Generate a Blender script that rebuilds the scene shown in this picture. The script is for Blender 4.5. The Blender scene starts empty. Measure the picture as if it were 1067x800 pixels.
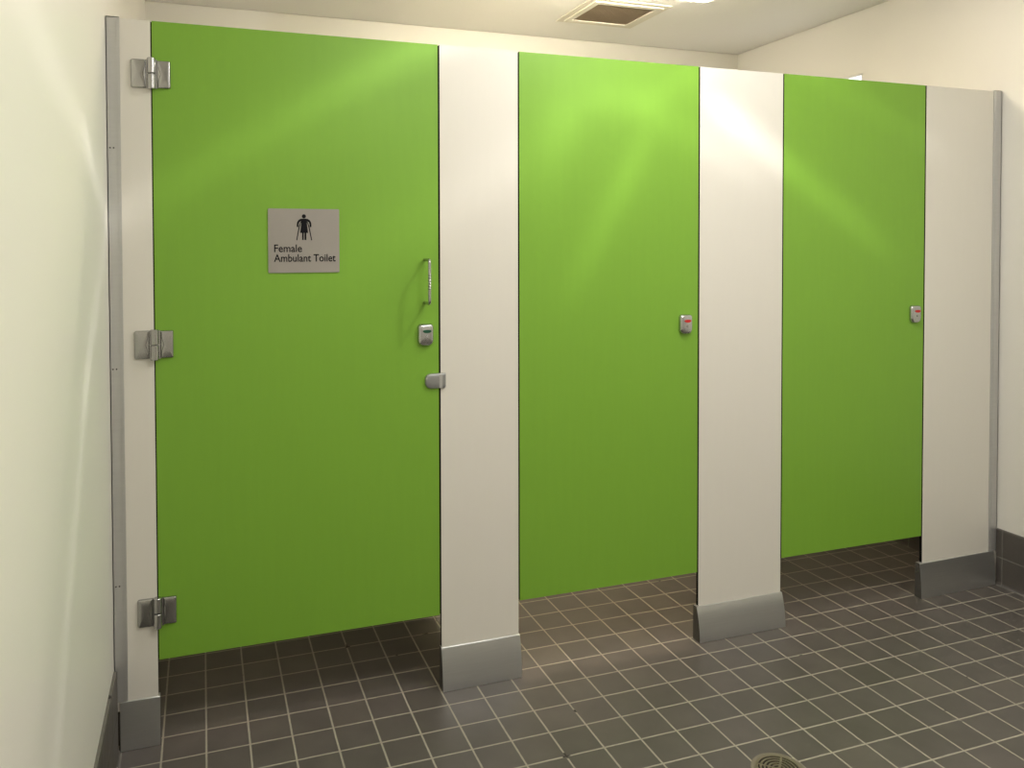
import bpy, bmesh, math, random
from mathutils import Vector, Matrix
random.seed(7)
C = bpy.context.scene
COL = C.collection

# ------------------------------------------------------------------ camera
FPX, PX, PY = 845.8324, -23.3912, -123.262          # focal length and principal point offset in 1067x800 pixels
cam_data = bpy.data.cameras.new('camera')
cam = bpy.data.objects.new('camera', cam_data); COL.objects.link(cam)
cam_data.sensor_width = 36.0
cam_data.lens = FPX*36/1067
cam_data.shift_x = -PX/1067
cam_data.shift_y = PY/1067
cam_data.clip_start = 0.02
yaw, pitch, roll = 0.3402, 0.0238, -0.0025
F = Vector((math.sin(yaw)*math.cos(pitch), math.cos(yaw)*math.cos(pitch), -math.sin(pitch)))
R0 = Vector((math.cos(yaw), -math.sin(yaw), 0)); U0 = R0.cross(F)
RR = R0*math.cos(roll)+U0*math.sin(roll); UU = U0*math.cos(roll)-R0*math.sin(roll)
M = Matrix((RR, UU, -F)).transposed().to_4x4(); M.translation = Vector((0.2213, -2.4558, 1.4070))
cam.matrix_world = M
C.camera = cam

# ------------------------------------------------------------------ view, world
C.view_settings.view_transform = 'Standard'; C.view_settings.look = 'None'
C.view_settings.gamma = 1; C.view_settings.use_curve_mapping = False
C.view_settings.exposure = 0.0
w = bpy.data.worlds.new('world'); C.world = w; w.use_nodes = True
w.node_tree.nodes['Background'].inputs[0].default_value = (0.75, 0.85, 1.0, 1)
w.node_tree.nodes['Background'].inputs[1].default_value = 0.6

# ------------------------------------------------------------------ key numbers (metres)
XL, XR = -0.022, 3.326       # side walls
YB, YF = 1.75, -4.3          # back wall, wall behind the camera
ZC = 2.575                   # ceiling
HT = 2.036                   # top of the cubicles
DL = Vector((1.62, -0.66, 2.55))   # reflector downlight in front of the cubicles
P_MAIN, P_FILL, E_STALL = 31.0, 15.0, 20.0
FILLS = [(1.10, -1.55), (2.45, -1.65), (1.7, -3.2)]

# ------------------------------------------------------------------ lamps
class NT:
    def __init__(s, t): s.t = t
    def n(s, typ, **k):
        nd = s.t.nodes.new(typ)
        for a, b in k.items(): setattr(nd, a, b)
        return nd
    def m(s, op, a, b=None, c=None, clamp=False):
        nd = s.n('ShaderNodeMath', operation=op, use_clamp=clamp)
        for i, v in enumerate((a, b, c)):
            if v is None: continue
            if isinstance(v, (int, float)): nd.inputs[i].default_value = v
            else: s.t.links.new(v, nd.inputs[i])
        return nd.outputs[0]
    def l(s, a, b): s.t.links.new(a, b)

def ridge(N, X, Z, p, q, wid, soft, amp, side=None):
    """a soft bright streak thrown by the lamp's faceted reflector from p to q (metres on the lit surface)"""
    dx, dz = q[0]-p[0], q[1]-p[1]; L = math.hypot(dx, dz); dx /= L; dz /= L
    cx, cz = (p[0]+q[0])/2, (p[1]+q[1])/2
    a = N.m('ADD', N.m('MULTIPLY', X, dx), N.m('MULTIPLY_ADD', Z, dz, -(cx*dx+cz*dz)))
    b = N.m('ADD', N.m('MULTIPLY', X, -dz), N.m('MULTIPLY_ADD', Z, dx, -(-cx*dz+cz*dx)))
    g = N.m('DIVIDE', b, wid); g = N.m('MULTIPLY', g, g)
    if side:                               # one flank much softer than the other
        g2 = N.m('DIVIDE', b, wid*side[1]); g2 = N.m('MULTIPLY', g2, g2)
        sel = N.m('GREATER_THAN', N.m('MULTIPLY', b, side[0]), 0)
        g = N.m('ADD', N.m('MULTIPLY', g, N.m('SUBTRACT', 1, sel)), N.m('MULTIPLY', g2, sel))
    h = N.m('SUBTRACT', N.m('ABSOLUTE', a), L/2); h = N.m('MAXIMUM', h, 0); h = N.m('DIVIDE', h, soft); h = N.m('MULTIPLY', h, h)
    return N.m('MULTIPLY', N.m('EXPONENT', N.m('MULTIPLY', N.m('ADD', g, h), -1)), amp)

def main_light_nodes(ld, ox, oy, oz):
    ld.use_nodes = True; N = NT(ld.node_tree)
    em = [n for n in ld.node_tree.nodes if n.type == 'EMISSION'][0]
    geo = N.n('ShaderNodeNewGeometry'); sep = N.n('ShaderNodeSeparateXYZ'); N.l(geo.outputs['Incoming'], sep.inputs[0])
    sx, sy, sz = sep.outputs
    # spot on the cubicle front (plane y=0)
    dy = N.m('MAXIMUM', sy, 0.02)
    X = N.m('MULTIPLY_ADD', N.m('DIVIDE', sx, dy), -oy, ox)
    Z = N.m('MULTIPLY_ADD', N.m('DIVIDE', sz, dy), -oy, oz)
    onF = N.m('GREATER_THAN', sy, 0.03)
    S = [((0.02, 1.50), (0.93, 2.07), 0.055, 0.15, 0.9, None),
         ((0.42, 1.62), (0.72, 1.80), 0.03, 0.08, 0.30, None),
         ((0.60, 1.33), (1.25, 1.72), 0.09, 0.20, 0.30, None),
         ((1.431, 1.36), (1.60, 1.66), 0.045, 0.14, 0.55, None),
         ((1.70, 1.85), (2.05, 1.68), 0.045, 0.10, 0.32, (1, 1.8)),
         ((2.05, 1.83), (2.62, 1.46), 0.05, 0.16, 0.9, None),
         ((2.40, 2.03), (2.95, 1.80), 0.035, 0.12, 0.45, None),
         ((1.60, 1.87), (1.90, 2.03), 0.028, 0.06, 0.26, None),
         ((1.33, 1.83), (1.50, 1.90), 0.05, 0.06, 0.22, (1, 1.6)),
         ((1.50, 1.905), (1.62, 1.895), 0.04, 0.05, 0.16, (1, 1.6)),
         ((1.30, 1.60), (1.35, 1.80), 0.05, 0.10, 0.18, None)]
    tot = None
    for p, q, wd, so, am, sd in S:
        r = ridge(N, X, Z, p, q, wd, so, am, sd); tot = r if tot is None else N.m('ADD', tot, r)
    tot = N.m('MULTIPLY', tot, onF)
    # side wall on the left (plane x=XL)
    dx = N.m('MAXIMUM', N.m('MULTIPLY', sx, -1), 0.02)
    Yw = N.m('MULTIPLY_ADD', N.m('DIVIDE', sy, dx), ox-XL, oy)
    Zw = N.m('MULTIPLY_ADD', N.m('DIVIDE', sz, dx), ox-XL, oz)
    t2 = None
    for p, q, wd, so, am, sd in [((-0.95, 1.74), (-0.45, 1.65), 0.05, 0.25, 0.35, None), ((-0.45, 1.655), (-0.03, 1.48), 0.028, 0.04, 0.7, None),
                  ((-0.03, 1.47), (-0.50, 1.08), 0.022, 0.05, 0.75, None), ((-0.50, 1.08), (-1.05, 0.38), 0.03, 0.2, 0.7, None)]:
        r = ridge(N, Yw, Zw, p, q, wd, so, am, sd); t2 = r if t2 is None else N.m('ADD', t2, r)
    t2 = N.m('MULTIPLY', t2, N.m('LESS_THAN', sx, -0.03)); t2 = N.m('MULTIPLY', t2, N.m('GREATER_THAN', sy, -0.6))
    base = N.m('ADD', N.m('ADD', N.m('MULTIPLY', tot, 1.7), N.m('MULTIPLY', t2, 2.2)), 1.0)
    N.l(base, em.inputs['Strength'])

def point(name, loc, power, col, radius, spot=None):
    ld = bpy.data.lights.new(name, 'SPOT' if spot else 'POINT'); ld.energy = power; ld.color = col; ld.shadow_soft_size = radius
    if spot: ld.spot_size = spot[0]; ld.spot_blend = spot[1]
    o = bpy.data.objects.new(name, ld); COL.objects.link(o); o.location = loc; return o

def area(name, loc, sx, sy, power, col, rot=(0, 0, 0)):
    ld = bpy.data.lights.new(name, 'AREA'); ld.shape = 'RECTANGLE'; ld.size = sx; ld.size_y = sy; ld.energy = power; ld.color = col
    o = bpy.data.objects.new(name, ld); COL.objects.link(o); o.location = loc; o.rotation_euler = rot; return o

m_ = point('downlight_lamp', DL+Vector((0, 0, -0.02)), P_MAIN, (1.0, 0.975, 0.94), 0.035)
main_light_nodes(m_.data, DL.x, DL.y, DL.z-0.02)
for fx, fy in FILLS:  # unseen fill lamps, added to lift the general brightness
    area('fill_lamp', (fx, fy, ZC-0.045), 0.55, 0.55, P_FILL, (1.0, 0.97, 0.92))

# ------------------------------------------------------------------ materials
def mat(name, col, rough=0.5, metal=0.0, spec=0.5, emis=None):
    m = bpy.data.materials.new(name); m.use_nodes = True
    b = m.node_tree.nodes['Principled BSDF']
    b.inputs['Base Color'].default_value = (*col, 1); b.inputs['Roughness'].default_value = rough
    b.inputs['Metallic'].default_value = metal; b.inputs['Specular IOR Level'].default_value = spec
    if emis:
        b.inputs['Emission Color'].default_value = (*emis[0], 1); b.inputs['Emission Strength'].default_value = emis[1]
    return m

def noisy(m, scale, amount, bump=0.0, stretch=(1, 1, 1), detail=3):
    """gentle procedural mottling of a material's own colour, and a fine bump"""
    N = NT(m.node_tree); b = m.node_tree.nodes['Principled BSDF']
    tc = N.n('ShaderNodeTexCoord'); mp = N.n('ShaderNodeMapping'); mp.inputs['Scale'].default_value = stretch
    N.l(tc.outputs['Object'], mp.inputs[0])
    no = N.n('ShaderNodeTexNoise'); no.inputs['Scale'].default_value = scale; no.inputs['Detail'].default_value = detail
    N.l(mp.outputs[0], no.inputs['Vector'])
    c = b.inputs['Base Color'].default_value[:3]
    mx = N.n('ShaderNodeMix', data_type='RGBA')
    mx.inputs[6].default_value = (*[v*(1-amount) for v in c], 1); mx.inputs[7].default_value = (*[min(1, v*(1+amount)) for v in c], 1)
    N.l(no.outputs[0], mx.inputs[0]); N.l(mx.outputs[2], b.inputs['Base Color'])
    if bump:
        bp = N.n('ShaderNodeBump'); bp.inputs['Strength'].default_value = bump; bp.inputs['Distance'].default_value = 0.002
        N.l(no.outputs[0], bp.inputs['Height']); N.l(bp.outputs[0], b.inputs['Normal'])
    return m

GREEN = noisy(mat('green_laminate', (0.190, 0.385, 0.038), 0.42, spec=0.35), 9, 0.035, 0.06, (6, 6, 0.6))
WHITE = noisy(mat('warm_white_laminate', (0.735, 0.703, 0.63), 0.42, spec=0.4), 9, 0.012, 0.05, (6, 6, 0.6))
EDGE = mat('black_core_edge', (0.006, 0.0055, 0.005), 0.7, spec=0.15)
ALU = noisy(mat('satin_aluminium', (0.56, 0.555, 0.54), 0.36, 0.6), 14, 0.05, 0.03, (1, 1, 14))
KICK = noisy(mat('brushed_kick_aluminium', (0.62, 0.625, 0.615), 0.30, 0.9), 20, 0.06, 0.04, (0.6, 4, 12))
STEEL = noisy(mat('satin_cast_steel', (0.43, 0.425, 0.415), 0.2, 0.95), 30, 0.05, 0.03)
CHROME = noisy(mat('polished_lock_metal', (0.50, 0.50, 0.495), 0.2, 0.95), 30, 0.03, 0.02)
ZINC = noisy(mat('dull_zinc', (0.36, 0.365, 0.36), 0.4, 0.75), 30, 0.04, 0.02)
END_SHADE = mat('dark_open_end_shade', (0.10, 0.095, 0.085), 0.5, 0.2)  # shade inside the open kick plate ends, put into their colour
DARKM = mat('dark_metal_groove', (0.06, 0.055, 0.05), 0.5, 0.3)
RED = mat('red_indicator', (0.55, 0.012, 0.012), 0.3)
DGREEN = mat('green_indicator', (0.004, 0.07, 0.035), 0.3)
SIGN = noisy(mat('silver_sign_face', (0.33, 0.305, 0.275), 0.42, 0.3), 40, 0.03, 0.03)
BLACK = mat('black_sign_print', (0.006, 0.006, 0.008), 0.6, spec=0.15)
WALL = noisy(mat('cream_wall_paint', (0.79, 0.762, 0.70), 0.36, spec=0.4), 3, 0.012, 0.04)
CEIL = noisy(mat('white_ceiling_paint', (0.92, 0.91, 0.885), 0.7), 3, 0.01, 0.02)
GAP = mat('dark_shadow_gap', (0.25, 0.22, 0.17), 0.8)
FRAME = mat('cream_vent_paint', (0.76, 0.72, 0.62), 0.45)
GRILLE = mat('dusty_brown_grille', (0.30, 0.225, 0.15), 0.7)
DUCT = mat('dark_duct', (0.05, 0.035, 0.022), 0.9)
LAMPB = mat('white_lamp_body', (0.8, 0.79, 0.76), 0.4)
LAMPD = mat('lit_diffuser', (0.9, 0.9, 0.9), 0.4, emis=((1.0, 0.84, 0.60), E_STALL*0.85))
LAMPS = mat('lit_diffuser_side', (0.9, 0.9, 0.9), 0.4, emis=((1.0, 0.90, 0.73), E_STALL*3.3))
GLASS = mat('frosted_window_pane', (0.85, 0.88, 0.95), 0.35, emis=((0.90, 0.93, 1.0), 1.15))
DRAIN = noisy(mat('worn_brass_drain', (0.25, 0.215, 0.155), 0.4, 0.7), 60, 0.2, 0.1)
MORTAR = noisy(mat('tan_mortar_ring', (0.20, 0.175, 0.125), 0.8), 60, 0.1, 0.2)
HOLE = mat('black_drain_hole', (0.012, 0.010, 0.008), 0.9)

def tile_material(name, axis_u, axis_v, ou, ov, pu, pv, grout=(0.34, 0.31, 0.25), tone=0.87):
    """square quarry tiles: pale grout lines in a grid anchored in world metres, each tile a slightly different tint"""
    m = bpy.data.materials.new(name); m.use_nodes = True; N = NT(m.node_tree); b = m.node_tree.nodes['Principled BSDF']
    geo = N.n('ShaderNodeNewGeometry'); sep = N.n('ShaderNodeSeparateXYZ'); N.l(geo.outputs['Position'], sep.inputs[0])
    no = N.n('ShaderNodeTexNoise'); no.inputs['Scale'].default_value = 60; no.inputs['Detail'].default_value = 4; N.l(geo.outputs['Position'], no.inputs['Vector'])
    wob = N.m('MULTIPLY_ADD', no.outputs[0], 0.0016, -0.0008)
    u = N.m('DIVIDE', N.m('SUBTRACT', sep.outputs[axis_u], ou), pu); v = N.m('DIVIDE', N.m('SUBTRACT', sep.outputs[axis_v], ov), pv)
    def edge(t, p):
        f = N.m('FRACT', t); d = N.m('MINIMUM', f, N.m('SUBTRACT', 1, f)); return N.m('ADD', N.m('MULTIPLY', d, p), wob)
    d = N.m('MINIMUM', edge(u, pu), edge(v, pv))
    mask = N.n('ShaderNodeMapRange', interpolation_type='SMOOTHSTEP'); mask.inputs[1].default_value = 0.0018; mask.inputs[2].default_value = 0.0034
    N.l(d, mask.inputs[0])                                     # 0 in the joint, 1 on the tile
    cmb = N.n('ShaderNodeCombineXYZ'); N.l(N.m('FLOOR', u), cmb.inputs[0]); N.l(N.m('FLOOR', v), cmb.inputs[1])
    wn = N.n('ShaderNodeTexWhiteNoise', noise_dimensions='2D'); N.l(cmb.outputs[0], wn.inputs['Vector'])
    r = N.n('ShaderNodeValToRGB'); cr = r.color_ramp
    cols = [(0.0, (0.098, 0.086, 0.074)), (0.35, (0.110, 0.096, 0.086)), (0.6, (0.112, 0.096, 0.086)), (0.8, (0.103, 0.091, 0.081)), (1.0, (0.125, 0.108, 0.092))]
    cr.elements[0].position = 0; cr.elements[0].color = (*cols[0][1], 1); cr.elements[1].position = 1; cr.elements[1].color = (*cols[-1][1], 1)
    for p_, c_ in cols[1:-1]: e = cr.elements.new(p_); e.color = (*c_, 1)
    N.l(wn.outputs['Value'], r.inputs[0])
    n2 = N.n('ShaderNodeTexNoise'); n2.inputs['Scale'].default_value = 9; n2.inputs['Detail'].default_value = 5; N.l(geo.outputs['Position'], n2.inputs['Vector'])
    mul = N.n('ShaderNodeMix', data_type='RGBA', blend_type='MULTIPLY'); mul.inputs[0].default_value = 1
    g2 = N.m('MULTIPLY_ADD', n2.outputs[0], 0.5*tone, 0.75*tone); cg = N.n('ShaderNodeCombineColor')
    for i in range(3): N.l(g2, cg.inputs[i])
    N.l(r.outputs[0], mul.inputs[6]); N.l(cg.outputs[0], mul.inputs[7])
    # joints: pale, with the odd dark chip where grout is missing
    n3 = N.n('ShaderNodeTexNoise'); n3.inputs['Scale'].default_value = 17; n3.inputs['Detail'].default_value = 2; N.l(geo.outputs['Position'], n3.inputs['Vector'])
    chip = N.n('ShaderNodeMapRange'); chip.inputs[1].default_value = 0.715; chip.inputs[2].default_value = 0.74; N.l(n3.outputs[0], chip.inputs[0])
    gm = N.n('ShaderNodeMix', data_type='RGBA'); gm.inputs[6].default_value = (*grout, 1); gm.inputs[7].default_value = (0.03, 0.025, 0.02, 1)
    N.l(chip.outputs[0], gm.inputs[0])
    mx = N.n('ShaderNodeMix', data_type='RGBA'); N.l(mask.outputs[0], mx.inputs[0]); N.l(gm.outputs[2], mx.inputs[6]); N.l(mul.outputs[2], mx.inputs[7])
    N.l(mx.outputs[2], b.inputs['Base Color'])
    rr = N.n('ShaderNodeMapRange'); rr.inputs[3].default_value = 0.8; rr.inputs[4].default_value = 0.43; N.l(mask.outputs[0], rr.inputs[0]); N.l(rr.outputs[0], b.inputs['Roughness'])
    hm = N.m('ADD', mask.outputs[0], N.m('MULTIPLY', n2.outputs[0], 0.25))
    bp = N.n('ShaderNodeBump'); bp.inputs['Strength'].default_value = 0.5; bp.inputs['Distance'].default_value = 0.0015; N.l(hm, bp.inputs['Height']); N.l(bp.outputs[0], b.inputs['Normal'])
    return m
FX, FY, TP = 0.1013, 0.0231, 0.117
TILE_FLOOR = tile_material('floor_tiles', 0, 1, FX, FY, TP, TP)
TILE_SIDE = tile_material('skirting_tiles_side', 1, 2, FY+0.06, 0.0, TP, TP, (0.15, 0.14, 0.12), 0.75)
TILE_BACK = tile_material('skirting_tiles_back', 0, 2, FX, 0.0, TP, TP, (0.15, 0.14, 0.12), 0.75)

# ------------------------------------------------------------------ mesh helpers
def box(bm, x0, x1, y0, y1, z0, z1, mi=0):
    vs = [bm.verts.new(p) for p in [(x0, y0, z0), (x1, y0, z0), (x1, y1, z0), (x0, y1, z0), (x0, y0, z1), (x1, y0, z1), (x1, y1, z1), (x0, y1, z1)]]
    fs = [bm.faces.new([vs[i] for i in f]) for f in [(3, 2, 1, 0), (4, 5, 6, 7), (0, 1, 5, 4), (2, 3, 7, 6), (1, 2, 6, 5), (3, 0, 4, 7)]]
    for f in fs: f.material_index = mi
    return fs

def prism(bm, pts, a0, a1, axis='x', mi=0):
    """extrude a closed 2D outline along an axis: x uses (y,z), y uses (x,z), z uses (x,y)"""
    def P(p, a): return {'x': (a, p[0], p[1]), 'y': (p[0], a, p[1]), 'z': (p[0], p[1], a)}[axis]
    A = [bm.verts.new(P(p, a0)) for p in pts]; B = [bm.verts.new(P(p, a1)) for p in pts]
    n = len(pts); fs = [bm.faces.new(A), bm.faces.new(B[::-1])]
    for i in range(n): fs.append(bm.faces.new([A[i], B[i], B[(i+1) % n], A[(i+1) % n]]))
    for f in fs: f.material_index = mi
    bmesh.ops.recalc_face_normals(bm, faces=fs)
    return fs

def rrect(x0, x1, z0, z1, r, n=6):
    rs = r if isinstance(r, (tuple, list)) else (r,)*4          # corners: right-bottom, right-top, left-top, left-bottom
    out = []
    for k, (cx, cz, a) in enumerate([(x1-rs[0], z0+rs[0], -90), (x1-rs[1], z1-rs[1], 0), (x0+rs[2], z1-rs[2], 90), (x0+rs[3], z0+rs[3], 180)]):
        for i in range(n+1):
            t = math.radians(a+90*i/n); out.append((cx+rs[k]*math.cos(t), cz+rs[k]*math.sin(t)))
    return out

def tube(bm, path, r, n=14, caps=True):
    rings = []
    for i, p in enumerate(path):
        p = Vector(p); a = Vector(path[max(i-1, 0)]); b = Vector(path[min(i+1, len(path)-1)])
        t = (b-a).normalized(); ref = Vector((1, 0, 0)) if abs(t.x) < 0.9 else Vector((0, 0, 1))
        u = t.cross(ref).normalized(); v = t.cross(u)
        rr = r[i] if isinstance(r, (list, tuple)) else r
        rings.append([bm.verts.new(p+u*rr*math.cos(2*math.pi*k/n)+v*rr*math.sin(2*math.pi*k/n)) for k in range(n)])
    for A, B in zip(rings, rings[1:]):
        for k in range(n): bm.faces.new([A[k], A[(k+1) % n], B[(k+1) % n], B[k]])
    if caps: bm.faces.new(rings[0][::-1]); bm.faces.new(rings[-1])
    bmesh.ops.recalc_face_normals(bm, faces=bm.faces[:])

def obj(name, bm, mats, parent=None, smooth=False, bevel=0, world_off=None):
    me = bpy.data.meshes.new(name)
    if world_off is not None: bmesh.ops.translate(bm, vec=-Vector(world_off), verts=bm.verts[:])
    bm.to_mesh(me); bm.free()
    for m in (mats if isinstance(mats, (list, tuple)) else [mats]): me.materials.append(m)
    o = bpy.data.objects.new(name, me); COL.objects.link(o)
    if parent is not None: o.parent = parent
    if bevel:
        md = o.modifiers.new('bevel', 'BEVEL'); md.width = bevel; md.segments = 2; md.limit_method = 'ANGLE'; md.angle_limit = math.radians(40)
    if smooth:
        for p in me.polygons: p.use_smooth = True
        try: me.set_sharp_from_angle(angle=math.radians(38))
        except Exception: pass
    return o

def thing(name, loc, label, cat, group=None):
    o = bpy.data.objects.new(name, None); COL.objects.link(o); o.location = loc; o.empty_display_size = 0.1
    o['label'] = label; o['category'] = cat
    if group: o['group'] = group
    return o
def struct(name, bm, m, **k):
    o = obj(name, bm, m, **k); o['kind'] = 'structure'; return o
def B(): return bmesh.new()

# ------------------------------------------------------------------ the room
bm = B(); box(bm, XL-0.1, XR+0.1, YF-0.1, YB+0.1, -0.1, 0.0); struct('floor', bm, TILE_FLOOR)
bm = B(); box(bm, XL-0.1, XL, YF-0.1, YB+0.1, 0.0, ZC+0.06); struct('wall_left', bm, WALL)
bm = B(); box(bm, XL, XR, YB, YB+0.1, 0.0, ZC+0.06); struct('wall_back', bm, WALL)
bm = B(); box(bm, XL, XR, YF-0.1, YF, 0.0, ZC+0.06); struct('wall_front', bm, WALL)
WY0, WY1, WZ0, WZ1 = 0.749, 1.40, 1.98, 2.264                  # high window opening in the right wall
bm = B()
box(bm, XR, XR+0.1, YF-0.1, WY0, 0.0, ZC+0.06); box(bm, XR, XR+0.1, WY1, YB+0.1, 0.0, ZC+0.06)
box(bm, XR, XR+0.1, WY0, WY1, 0.0, WZ0); box(bm, XR, XR+0.1, WY0, WY1, WZ1, ZC+0.06)
struct('wall_right', bm, WALL)
g = 0.006
VX0, VX1, VY0, VY1 = 2.022, 2.340, 1.056, 1.350                # hole for the exhaust vent
bm = B()
x0, x1, y0, y1 = XL+g, XR-g, YF, YB-g
for a in [(x0, VX0, y0, y1), (VX1, x1, y0, y1), (VX0, VX1, y0, VY0), (VX0, VX1, VY1, y1)]: box(bm, *a, ZC, ZC+0.02)
struct('ceiling', bm, CEIL)
bm = B(); box(bm, XL, XR, YF, YB, ZC+0.05, ZC+0.06); box(bm, XL+0.0005, XR-0.0005, YB-g-0.0005, YB-0.0005, ZC+0.006, ZC+0.012); box(bm, XR-g-0.0005, XR-0.0005, YF, YB-g, ZC+0.006, ZC+0.012)
struct('shadow_gap_strip', bm, GAP)  # lid, plus dark strips whose colour gives the ceiling joint its shade
# window in the right wall
wn = bpy.data.objects.new('window_1', None); COL.objects.link(wn); wn['kind'] = 'structure'; wn.location = (XR, WY0, WZ0)
bm = B(); box(bm, XR+0.012, XR+0.018, WY0, WY1, WZ0, WZ1); obj('pane', bm, GLASS, wn, world_off=wn.location)
bm = B()
for a in [(WY0, WY0+0.012, WZ0, WZ1), (WY1-0.012, WY1, WZ0, WZ1), (WY0, WY1, WZ0, WZ0+0.012), (WY0, WY1, WZ1-0.008, WZ1)]: box(bm, XR+0.004, XR+0.0119, *a)
obj('window_frame', bm, LAMPB, wn, world_off=wn.location)

# tiled skirting, two courses with a coved foot
def skirt_profile(s):          # (distance from wall * s, z)
    pts = [(0, 0.0), (0, 0.232), (0.007, 0.232), (0.0095, 0.229), (0.010, 0.022)]
    for i in range(1, 7):
        t = math.radians(90*i/6); pts.append((0.010+0.0095*(1-math.cos(t)), 0.022-0.0215*math.sin(t)))
    pts.append((0.0195, 0.0)); return [(a*s, b) for a, b in pts]
for nm, x, s, m in [('baseboard_left', XL, 1, TILE_SIDE), ('baseboard_right', XR, -1, TILE_SIDE)]:
    bm = B(); prof = [(x+a, b) for a, b in skirt_profile(s)]
    prism(bm, prof, YF+0.001, -0.014 if s > 0 else -0.0065, 'y'); prism(bm, prof, 0.022, YB-0.001, 'y')
    struct(nm, bm, m, smooth=True)
for nm, y, s in [('baseboard_back', YB, -1), ('baseboard_front', YF, 1)]:
    bm = B(); prism(bm, [(y+a, b) for a, b in skirt_profile(s)], XL+0.046, XR-0.046, 'x'); struct(nm, bm, TILE_BACK, smooth=True)

# ------------------------------------------------------------------ fixed panels (pilasters)
TH = 0.013
def laminate(bm, x0, x1, z0, z1):
    fs = box(bm, x0, x1, 0.0, TH, z0, z1)
    for i in (0, 1, 4, 5): fs[i].material_index = 1
def kick(bm, x0, x1, h, fl):
    pts = [(-0.0022, h), (-0.0045, h-0.0015)]
    for i in range(1, 11):
        t = i/10; pts.append((-0.0045-fl*(1-(1-t)**1.9), (h-0.0015)*(1-t)+0.0005*t))
    pts += [(TH+0.006, 0.0005), (TH+0.004, h-0.0015), (TH+0.002, h)]
    fs = prism(bm, pts, x0, x1, 'x')
    for f in fs[:2]: f.material_index = 1  # ends coloured dark, as the shade of a hollow fold
def screw(bm, x, z, y=-0.004, r=0.0032):
    prism(bm, [(x+r*math.cos(a*math.pi/5), z+r*math.sin(a*math.pi/5)) for a in range(10)], y-0.0012, y+0.001, 'y')

def pilaster(x0, x1, kx0, kx1, kh, label, channel=None, notch_screws=False, gap_strips=(), fl=0.018):
    t = thing('cubicle_pilaster', ((x0+x1)/2, 0, 0), label, 'panel', 'white pilasters of the toilet cubicles')
    off = t.location
    bm = B(); laminate(bm, x0, x1, 0.11, HT); obj('panel', bm, [WHITE, EDGE], t, world_off=off)
    bm = B(); kick(bm, kx0, kx1, kh, fl); o = obj('kick_plate', bm, [KICK, END_SHADE], t, smooth=True, bevel=0.0008, world_off=off); o['label'] = 'brushed metal kick plate flaring to the floor'
    for a, b, zb in gap_strips:  # added black strips that keep the door gaps dark
        bm = B(); box(bm, a+0.0004, b-0.0004, 0.006, TH+0.001, zb, HT-0.0015)
        q = obj('gap_shade_strip', bm, EDGE, t, world_off=off); q['label'] = 'added black strip that keeps the gap beside the door dark'
    if notch_screws:
        bm = B()
        for z, y in ((0.128, 0.0), (0.105, 0.004)): prism(bm, [(y+0.004*math.cos(a*math.pi/5), z+0.004*math.sin(a*math.pi/5)) for a in range(10)], kx0-0.002, kx0+0.001, 'x')
        obj('rivet', bm, CHROME, t, world_off=off)
    if channel:
        c0, c1, zb, zs, sx = channel
        bm = B(); box(bm, c0, c1, -0.003, 0.0-0.0002, zb, HT+0.003); box(bm, c0, c1, TH+0.0002, TH+0.003, zb, HT+0.003)
        if c0 < 1: box(bm, c0, c0+0.002, -0.003, TH+0.003, zb, HT+0.003); box(bm, c1-0.0072, c1-0.006, -0.0045, -0.003, zb, HT+0.003)
        else: box(bm, c1-0.002, c1, -0.003, TH+0.003, zb, HT+0.003); box(bm, c0+0.009, c0+0.0102, -0.0045, -0.003, zb, HT+0.003)
        box(bm, c0+0.002, c1-0.002, -0.003, TH+0.003, HT+0.0005, HT+0.003)
        ch = obj('wall_channel', bm, ALU, t, world_off=off)
        ch['label'] = 'grey aluminium channel fixing the panel to the wall'
        for z in zs:
            for dx in (-0.004, 0.005):
                bm = B(); screw(bm, sx+dx, z, -0.003, 0.0022); obj('screw', bm, DARKM, ch, world_off=off)
    return t
pilaster(-0.019, 0.0915, -0.0075, 0.0965, 0.137, 'narrow white panel by the left wall, beside the door with the sign', (XL+0.0005, 0.013, 0.1375, (1.68, 1.07, 0.464), -0.010), gap_strips=((0.0915, 0.0950, 0.24),), fl=0.006)
pilaster(0.9260, 1.1885, 0.9235, 1.192, 0.134, 'wide white panel between the signed green door and the middle green door', gap_strips=((0.9200, 0.9260, 0.24), (1.1885, 1.1935, 0.25)))
pilaster(1.8775, 2.2325, 1.868, 2.2375, 0.122, 'wide white panel between the middle green door and the rightmost green door', gap_strips=((1.8715, 1.8775, 0.25), (2.2325, 2.2372, 0.25)), fl=0.021)
pilaster(2.9205, 3.318, 2.904, 3.3055, 0.139, 'white panel at the far right, between the last green door and the right wall', (3.279, XR-0.004, 0.1395, (), 0), True, gap_strips=((2.9145, 2.9205, 0.25),), fl=0.010)

# dividers between the cubicles, raised off the floor
for x, lab in ((1.055, 'white divider panel behind the pilaster between the first two cubicles'), (2.225, 'white divider panel behind the pilaster between the last two cubicles')):
    t = thing('cubicle_divider', (x, 0.9, 0), lab, 'panel', 'dividers between the cubicles')
    bm = B(); fs = box(bm, x-TH/2, x+TH/2, TH+0.009, YB-0.001, 0.10, HT-0.02)
    for i in (0, 1, 2, 3): fs[i].material_index = 1
    obj('panel', bm, [WHITE, EDGE], t, world_off=t.location)

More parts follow.
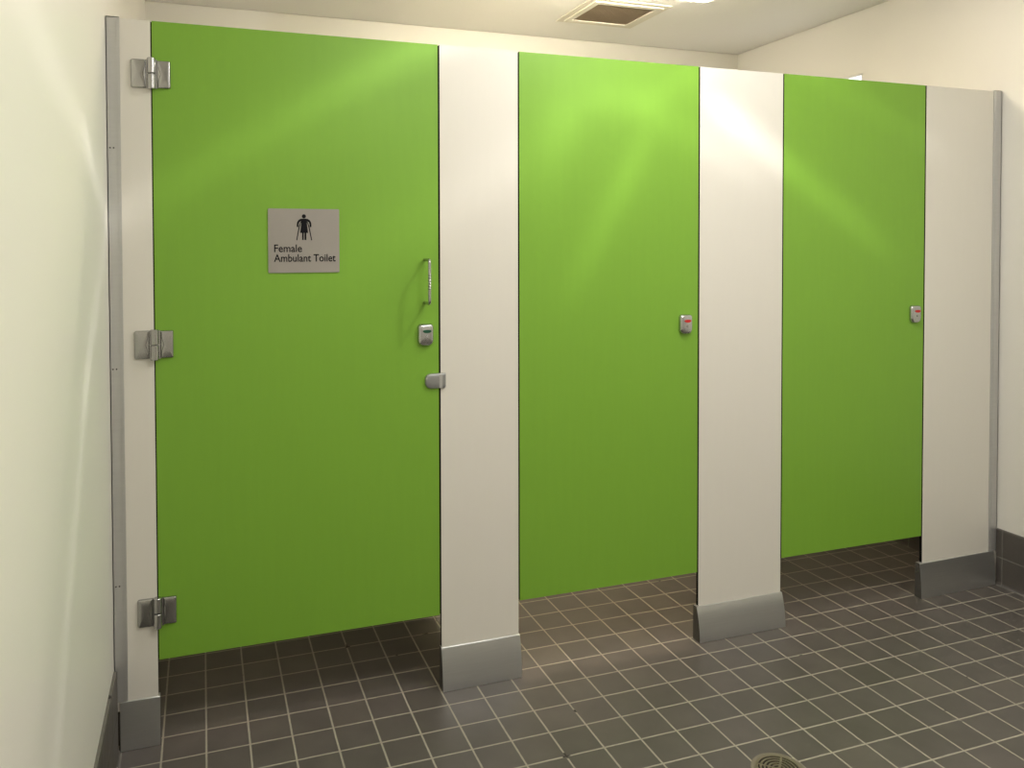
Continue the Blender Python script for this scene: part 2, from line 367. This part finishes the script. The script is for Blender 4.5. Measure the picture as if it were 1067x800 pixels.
# ------------------------------------------------------------------ door hardware
def dome(bm, x0, x1, z0, z1, r, y0, depth, inset=0.006, steps=6, taper=0.0):
    """a cast cover: rounded outline that domes toward -y"""
    rings = []; cx, cz = (x0+x1)/2, (z0+z1)/2
    for s in range(steps+1):
        t = s/steps; k = inset*(1-math.cos(t*math.pi/2)); y = y0-depth*math.sin(t*math.pi/2)
        rings.append([bm.verts.new((px, y, pz)) for px, pz in rrect(x0+k, x1-k, z0+k, z1-k, [max(a-k*0.6, 0.002) for a in r])])
    n = len(rings[0])
    for A, Bv in zip(rings, rings[1:]):
        for i in range(n): bm.faces.new([A[i], A[(i+1) % n], Bv[(i+1) % n], Bv[i]])
    bm.faces.new(rings[0][::-1])
    # crowned face
    last = rings[-1]; cen = bm.verts.new((cx, y0-depth*1.12, cz)); mid = []
    for v in last: mid.append(bm.verts.new((cx+(v.co.x-cx)*0.55, y0-depth*1.09, cz+(v.co.z-cz)*0.55)))
    for i in range(n):
        bm.faces.new([last[i], last[(i+1) % n], mid[(i+1) % n], mid[i]]); bm.faces.new([mid[i], mid[(i+1) % n], cen])
    bmesh.ops.recalc_face_normals(bm, faces=bm.faces[:])

def lock(parent, cx, cz, ind, name):
    off = parent.location
    hw, hh = 0.0255, 0.035
    bm = B(); dome(bm, cx-hw, cx+hw, cz-hh, cz+hh, (0.018, 0.011, 0.011, 0.018), -0.0002, 0.014, 0.008)
    lk = obj('lock', bm, CHROME, parent, smooth=True, world_off=off); lk['label'] = 'satin metal lock cover with %s indicator' % name
    bm = B(); pts = [(cx+0.002+0.0135*math.cos(a*math.pi/12), cz+0.013+0.0065*math.sin(a*math.pi/12)*(1.0 if math.sin(a*math.pi/12) < 0 else 0.6)) for a in range(24)]
    prism(bm, pts, -0.0172, -0.0135, 'y'); o = obj('indicator', bm, ind, lk, world_off=off); o['label'] = '%s occupancy window' % name
    bm = B(); pts = [(cx+0.002+0.004*math.cos(a*math.pi/6), cz-0.006+0.004*math.sin(a*math.pi/6)) for a in range(12)]
    prism(bm, pts, -0.0176, -0.0135, 'y'); obj('release_slot', bm, STEEL if ind is RED else CHROME, lk, world_off=off, bevel=0.0005)

def hinge(parent, cz, h=0.080):
    off = parent.location; cx = 0.0935
    bm = B(); dome(bm, 0.0400, cx-0.0125, cz-h/2, cz+h/2, (0.001, 0.001, 0.006, 0.006), -0.0002, 0.007, 0.004, 4)
    a = obj('hinge', bm, STEEL, parent, smooth=True, world_off=off); a['label'] = 'satin steel cast hinge'
    bm = B(); dome(bm, cx+0.0135, 0.1430, cz-h/2+0.001, cz+h/2-0.001, (0.004, 0.004, 0.001, 0.001), -0.0002, 0.007, 0.004, 4)
    obj('hinge_leaf', bm, STEEL, a, smooth=True, world_off=off)
    for s in (-1, 1):      # wavy groove in each leaf
        bm = B(); L = []; Rr = []
        for i in range(25):
            z = -0.44*h+0.88*h*i/24; d = 0.0175+0.0055*math.exp(-(z/0.013)**2)
            L.append((cx+s*(d-0.0006), cz+z)); Rr.append((cx+s*(d+0.0006), cz+z))
        prism(bm, L+Rr[::-1], -0.0083, -0.0070, 'y'); obj('groove', bm, DARKM, a, world_off=off)
    bm = B(); box(bm, cx-0.0135, cx+0.0145, -0.006, -0.0003, cz-h/2, cz+h/2); obj('hinge_web', bm, STEEL, a, world_off=off)
    for z0, z1 in ((cz-h/2-0.003, cz-0.002), (cz+0.001, cz+h/2+0.003)):
        bm = B(); tube(bm, [(cx, -0.012, z0), (cx, -0.012, z0+0.0015), (cx, -0.012, z1-0.0015), (cx, -0.012, z1)], [0.0100, 0.0112, 0.0112, 0.0100], 24)
        obj('knuckle', bm, STEEL, a, smooth=True, world_off=off)

def cubicle_door(x0, x1, z0, label):
    t = thing('cubicle_door', ((x0+x1)/2, 0, z0), label, 'door', 'green toilet cubicle doors')
    bm = B(); laminate(bm, x0, x1, z0, HT); obj('door_panel', bm, [GREEN, EDGE], t, world_off=t.location)
    return t
d1 = cubicle_door(0.0950, 0.9200, 0.2385, 'leftmost green cubicle door, with hinges, a pull handle and a sign')
d2 = cubicle_door(1.1935, 1.8715, 0.2445, 'middle green cubicle door with a red lock indicator, between two white panels')
d3 = cubicle_door(2.2372, 2.9145, 0.2475, 'rightmost green cubicle door, the smallest in view, beside the end panel')
for z in (1.888, 1.134, 0.378): hinge(d1, z)
lock(d1, 0.8765, 1.131, DGREEN, 'dark green')
lock(d2, 1.8185, 1.132, RED, 'red')
lock(d3, 2.8675, 1.136, RED, 'red')
# pull handle
off = d1.location; hx, z0, z1, D = 0.8745, 1.232, 1.366, 0.062
path = [(hx, -0.0003, z1)]
for i in range(7):
    a = math.radians(90*i/6); path.append((hx, -(D-0.010)-0.010*math.sin(a), z1-0.010+0.010*math.cos(a)))
for i in range(7):
    a = math.radians(90*i/6); path.append((hx, -(D-0.010)-0.010*math.cos(a), z0+0.010-0.010*math.sin(a)))
path.append((hx, -0.0003, z0))
bm = B(); tube(bm, path, 0.0048, 14); hd = obj('handle', bm, STEEL, d1, smooth=True, world_off=off); hd['label'] = 'slim metal D pull handle with ribbed grip'
for i in range(6):
    z = 1.278+0.042*i/5; bm = B(); tube(bm, [(hx, -D, z-0.0022), (hx, -D, z), (hx, -D, z+0.0022)], [0.0048, 0.0062, 0.0048], 14, False); obj('grip_ring', bm, STEEL, hd, smooth=True, world_off=off)
# door stop lapping onto the next panel
bm = B(); dome(bm, 0.8745, 0.9420, 0.9610, 1.0085, (0.007, 0.003, 0.017, 0.020), -0.0002, 0.008, 0.0025, 4)
ds = obj('door_stop', bm, ZINC, d1, smooth=True, world_off=off); ds['label'] = 'grey rounded stop lapping onto the white panel'
bm = B(); box(bm, 0.9195, 0.9300, -0.0102, -0.0080, 0.9625, 1.0070); obj('buffer_strip', bm, ALU, ds, bevel=0.0008, world_off=off)

# ------------------------------------------------------------------ the sign
SX0, SX1, SZ0, SZ1 = 0.4035, 0.6105, 1.3305, 1.5195
sg = thing('toilet_sign', ((SX0+SX1)/2, -0.0015, SZ0), 'square silver sign on the first green door reading Female Ambulant Toilet', 'sign')
off = sg.location
bm = B(); prism(bm, rrect(SX0, SX1, SZ0, SZ1, 0.003), -0.0030, -0.0003, 'y'); obj('plate', bm, SIGN, sg, world_off=off)
U = (SX1-SX0)/595.0; VV = (SZ1-SZ0)/535.0
def SP(px, py): return (SX0+(px-160)*U, SZ1-(py-140)*VV)      # sign drawing units
def blob(bm, pts): prism(bm, [SP(*p) for p in pts], -0.0036, -0.0029, 'y')
bm = B()
blob(bm, [(456+17*math.cos(a*math.pi/10), 203+17*math.sin(a*math.pi/10)) for a in range(20)])
blob(bm, [(432, 226), (440, 223), (474, 223), (482, 226), (481, 268), (490, 342), (424, 342), (433, 268)])          # torso and skirt
blob(bm, [(440, 342), (453, 342), (453, 401), (440, 401)]); blob(bm, [(460, 342), (475, 342), (475, 401), (460, 401)])
for s in (-1, 1):
    f = lambda p: (457+s*p[0], p[1])
    blob(bm, [f(p) for p in [(20, 223), (33, 226), (48, 236), (57, 250), (61, 270), (61, 291), (51, 295), (46, 288), (46, 268), (39, 252), (24, 243)]])   # arm
    blob(bm, [f(p) for p in [(24, 250), (29, 246), (45, 292), (66, 402), (59, 405), (37, 295)]])           # walking stick
obj('pictogram', bm, BLACK, sg, world_off=off)['label'] = 'black figure with two walking sticks'
def text(body, px0, px1, base, cap):
    cu = bpy.data.curves.new('lettering', 'FONT'); cu.body = body; cu.size = 1.0; cu.extrude = 0.02; cu.resolution_u = 4; cu.offset = 0.012
    to = bpy.data.objects.new('tmp_text', cu); COL.objects.link(to)
    bpy.context.view_layer.update()
    me = bpy.data.meshes.new_from_object(to.evaluated_get(bpy.context.evaluated_depsgraph_get()))
    bpy.data.objects.remove(to)
    xs = [v.co.x for v in me.vertices]; x0, x1 = min(xs), max(xs); capn = 0.73
    capn = max(v.co.y for v in me.vertices)
    (wx0, wz), (wx1, _) = SP(px0, base), SP(px1, base); hz = cap*VV
    for v in me.vertices:
        x = wx0+(v.co.x-x0)/(x1-x0)*(wx1-wx0); z = wz+v.co.y/capn*hz
        y = -0.0033-v.co.z*0.015
        v.co = Vector((x, y, z))-off
    me.materials.append(BLACK)
    o = bpy.data.objects.new('lettering', me); COL.objects.link(o); o.parent = sg
    return o
text('Female', 208, 438, 501, 62)
text('Ambulant Toilet', 206, 722, 582, 62)

# ------------------------------------------------------------------ ceiling vent
t = thing('ceiling_vent', (2.18, 1.2, ZC), 'square exhaust vent with a dusty brown grille in the ceiling', 'vent'); off = t.location
bm = B()
def ringbox(bm, x0, x1, y0, y1, wd, z0, z1):
    box(bm, x0, x1, y0, y0+wd, z0, z1); box(bm, x0, x1, y1-wd, y1, z0, z1); box(bm, x0, x0+wd, y0+wd, y1-wd, z0, z1); box(bm, x1-wd, x1, y0+wd, y1-wd, z0, z1)
ringbox(bm, 1.958, 2.392, 0.997, 1.412, 0.036, ZC-0.006, ZC-0.0002)
ringbox(bm, 1.990, 2.362, 1.028, 1.382, 0.032, ZC-0.012, ZC-0.0055)
obj('frame', bm, FRAME, t, bevel=0.001, world_off=off)
bm = B(); n = 26
for i in range(n+1):
    x = VX0+(VX1-VX0)*i/n; box(bm, x-0.0022, x+0.0022, VY0, VY1, ZC-0.007, ZC+0.004)
    y = VY0+(VY1-VY0)*i/n; box(bm, VX0, VX1, y-0.0022, y+0.0022, ZC-0.007, ZC+0.004)
obj('grille', bm, GRILLE, t, world_off=off)
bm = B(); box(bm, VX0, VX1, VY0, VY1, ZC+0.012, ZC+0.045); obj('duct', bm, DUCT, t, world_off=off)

# ------------------------------------------------------------------ light fittings
t = thing('ceiling_light', (1.76, 0.53, ZC), 'long white batten light on the ceiling, in front of the vent', 'light'); off = t.location
bm = B(); prism(bm, rrect(1.145, 2.375, 0.375, 0.690, 0.03), ZC-0.03, ZC-0.0002, 'z'); obj('body', bm, LAMPB, t, world_off=off)
bm = B(); fs = prism(bm, rrect(1.145, 2.375, 0.375, 0.690, 0.03), ZC-0.076, ZC-0.0302, 'z')
bm.normal_update()
for f in fs[2:]:
    if abs(f.normal.y) > 0.8: f.material_index = 1
obj('diffuser', bm, [LAMPD, LAMPS], t, bevel=0.006, world_off=off)
t = thing('downlight', (DL.x, DL.y, ZC), 'round reflector downlight in the ceiling before the middle door', 'light', 'lights above the walkway'); off = t.location
bm = B(); n = 40
for (ra, rb, za, zb) in ((0.105, 0.085, ZC-0.004, ZC-0.006),):
    A = [bm.verts.new((DL.x+ra*math.cos(2*math.pi*k/n), DL.y+ra*math.sin(2*math.pi*k/n), ZC-0.0004)) for k in range(n)]
    Bq = [bm.verts.new((DL.x+ra*math.cos(2*math.pi*k/n), DL.y+ra*math.sin(2*math.pi*k/n), za)) for k in range(n)]
    Cq = [bm.verts.new((DL.x+rb*math.cos(2*math.pi*k/n), DL.y+rb*math.sin(2*math.pi*k/n), zb)) for k in range(n)]
    Dq = [bm.verts.new((DL.x+0.07*math.cos(2*math.pi*k/n), DL.y+0.07*math.sin(2*math.pi*k/n), ZC-0.0008)) for k in range(n)]
    for P_, Q_ in ((A, Bq), (Bq, Cq), (Cq, Dq)):
        for k in range(n): bm.faces.new([P_[k], P_[(k+1) % n], Q_[(k+1) % n], Q_[k]])
    bm.faces.new(A); bm.faces.new(Dq)
obj('trim_ring', bm, LAMPB, t, smooth=True, world_off=off)
for (fx, fy), lb in zip(FILLS, ('added square fill panel nearest the left wall, above the camera', 'added square fill panel nearest the right wall', 'added square fill panel near the wall behind the camera')):  # added fittings around the unseen fill lamps
    t = thing('fill_panel', (fx, fy, ZC), lb, 'light', 'lights above the walkway'); off = t.location
    bm = B(); ringbox(bm, fx-0.3, fx+0.3, fy-0.3, fy+0.3, 0.02, ZC-0.03, ZC-0.0002); box(bm, fx-0.28, fx+0.28, fy-0.28, fy+0.28, ZC-0.010, ZC-0.0002)
    obj('frame', bm, LAMPB, t, world_off=off)

# ------------------------------------------------------------------ floor drain
DX, DY, DR = 1.6665, -0.692, 0.0725
t = thing('floor_drain', (DX, DY, 0), 'round metal floor drain with ring slots set in the tiles', 'drain'); off = t.location
def annulus(bm, r0, r1, z0, z1, n=56, a0=0.0, a1=2*math.pi):
    full = abs(a1-a0-2*math.pi) < 1e-6; m = n if full else n+1
    V = [[bm.verts.new((DX+r*math.cos(a0+(a1-a0)*k/n), DY+r*math.sin(a0+(a1-a0)*k/n), z)) for k in range(m)] for r, z in ((r0, z0), (r1, z0), (r1, z1), (r0, z1))]
    for a, b in ((0, 1), (1, 2), (2, 3), (3, 0)):
        for k in range(n if full else n):
            k2 = (k+1) % m
            bm.faces.new([V[a][k], V[a][k2], V[b][k2], V[b][k]])
    if not full:
        bm.faces.new([V[i][0] for i in range(4)]); bm.faces.new([V[i][-1] for i in range(4)])
    bmesh.ops.recalc_face_normals(bm, faces=bm.faces[:])
bm = B(); annulus(bm, 0.062, DR, 0.0002, 0.0022); obj('mortar_ring', bm, MORTAR, t, world_off=off)
bm = B(); prism(bm, [(DX+0.062*math.cos(2*math.pi*k/48), DY+0.062*math.sin(2*math.pi*k/48)) for k in range(48)], 0.0002, 0.0012, 'z'); obj('sump', bm, HOLE, t, world_off=off)
bm = B(); annulus(bm, 0.054, 0.062, 0.0012, 0.0045)
for r in (0.0445, 0.0345, 0.0245, 0.0145): annulus(bm, r, r+0.0050, 0.0012, 0.0042)
annulus(bm, 0.0005, 0.0085, 0.0012, 0.0042)
for k in range(4):
    a = math.radians(45+90*k)
    c, s = math.cos(a), math.sin(a); q = 0.0028
    P4 = [(DX+0.006*c-q*s, DY+0.006*s+q*c), (DX+0.056*c-q*s, DY+0.056*s+q*c), (DX+0.056*c+q*s, DY+0.056*s-q*c), (DX+0.006*c+q*s, DY+0.006*s-q*c)]
    prism(bm, P4, 0.0013, 0.0041, 'z')
obj('grate', bm, DRAIN, t, world_off=off)
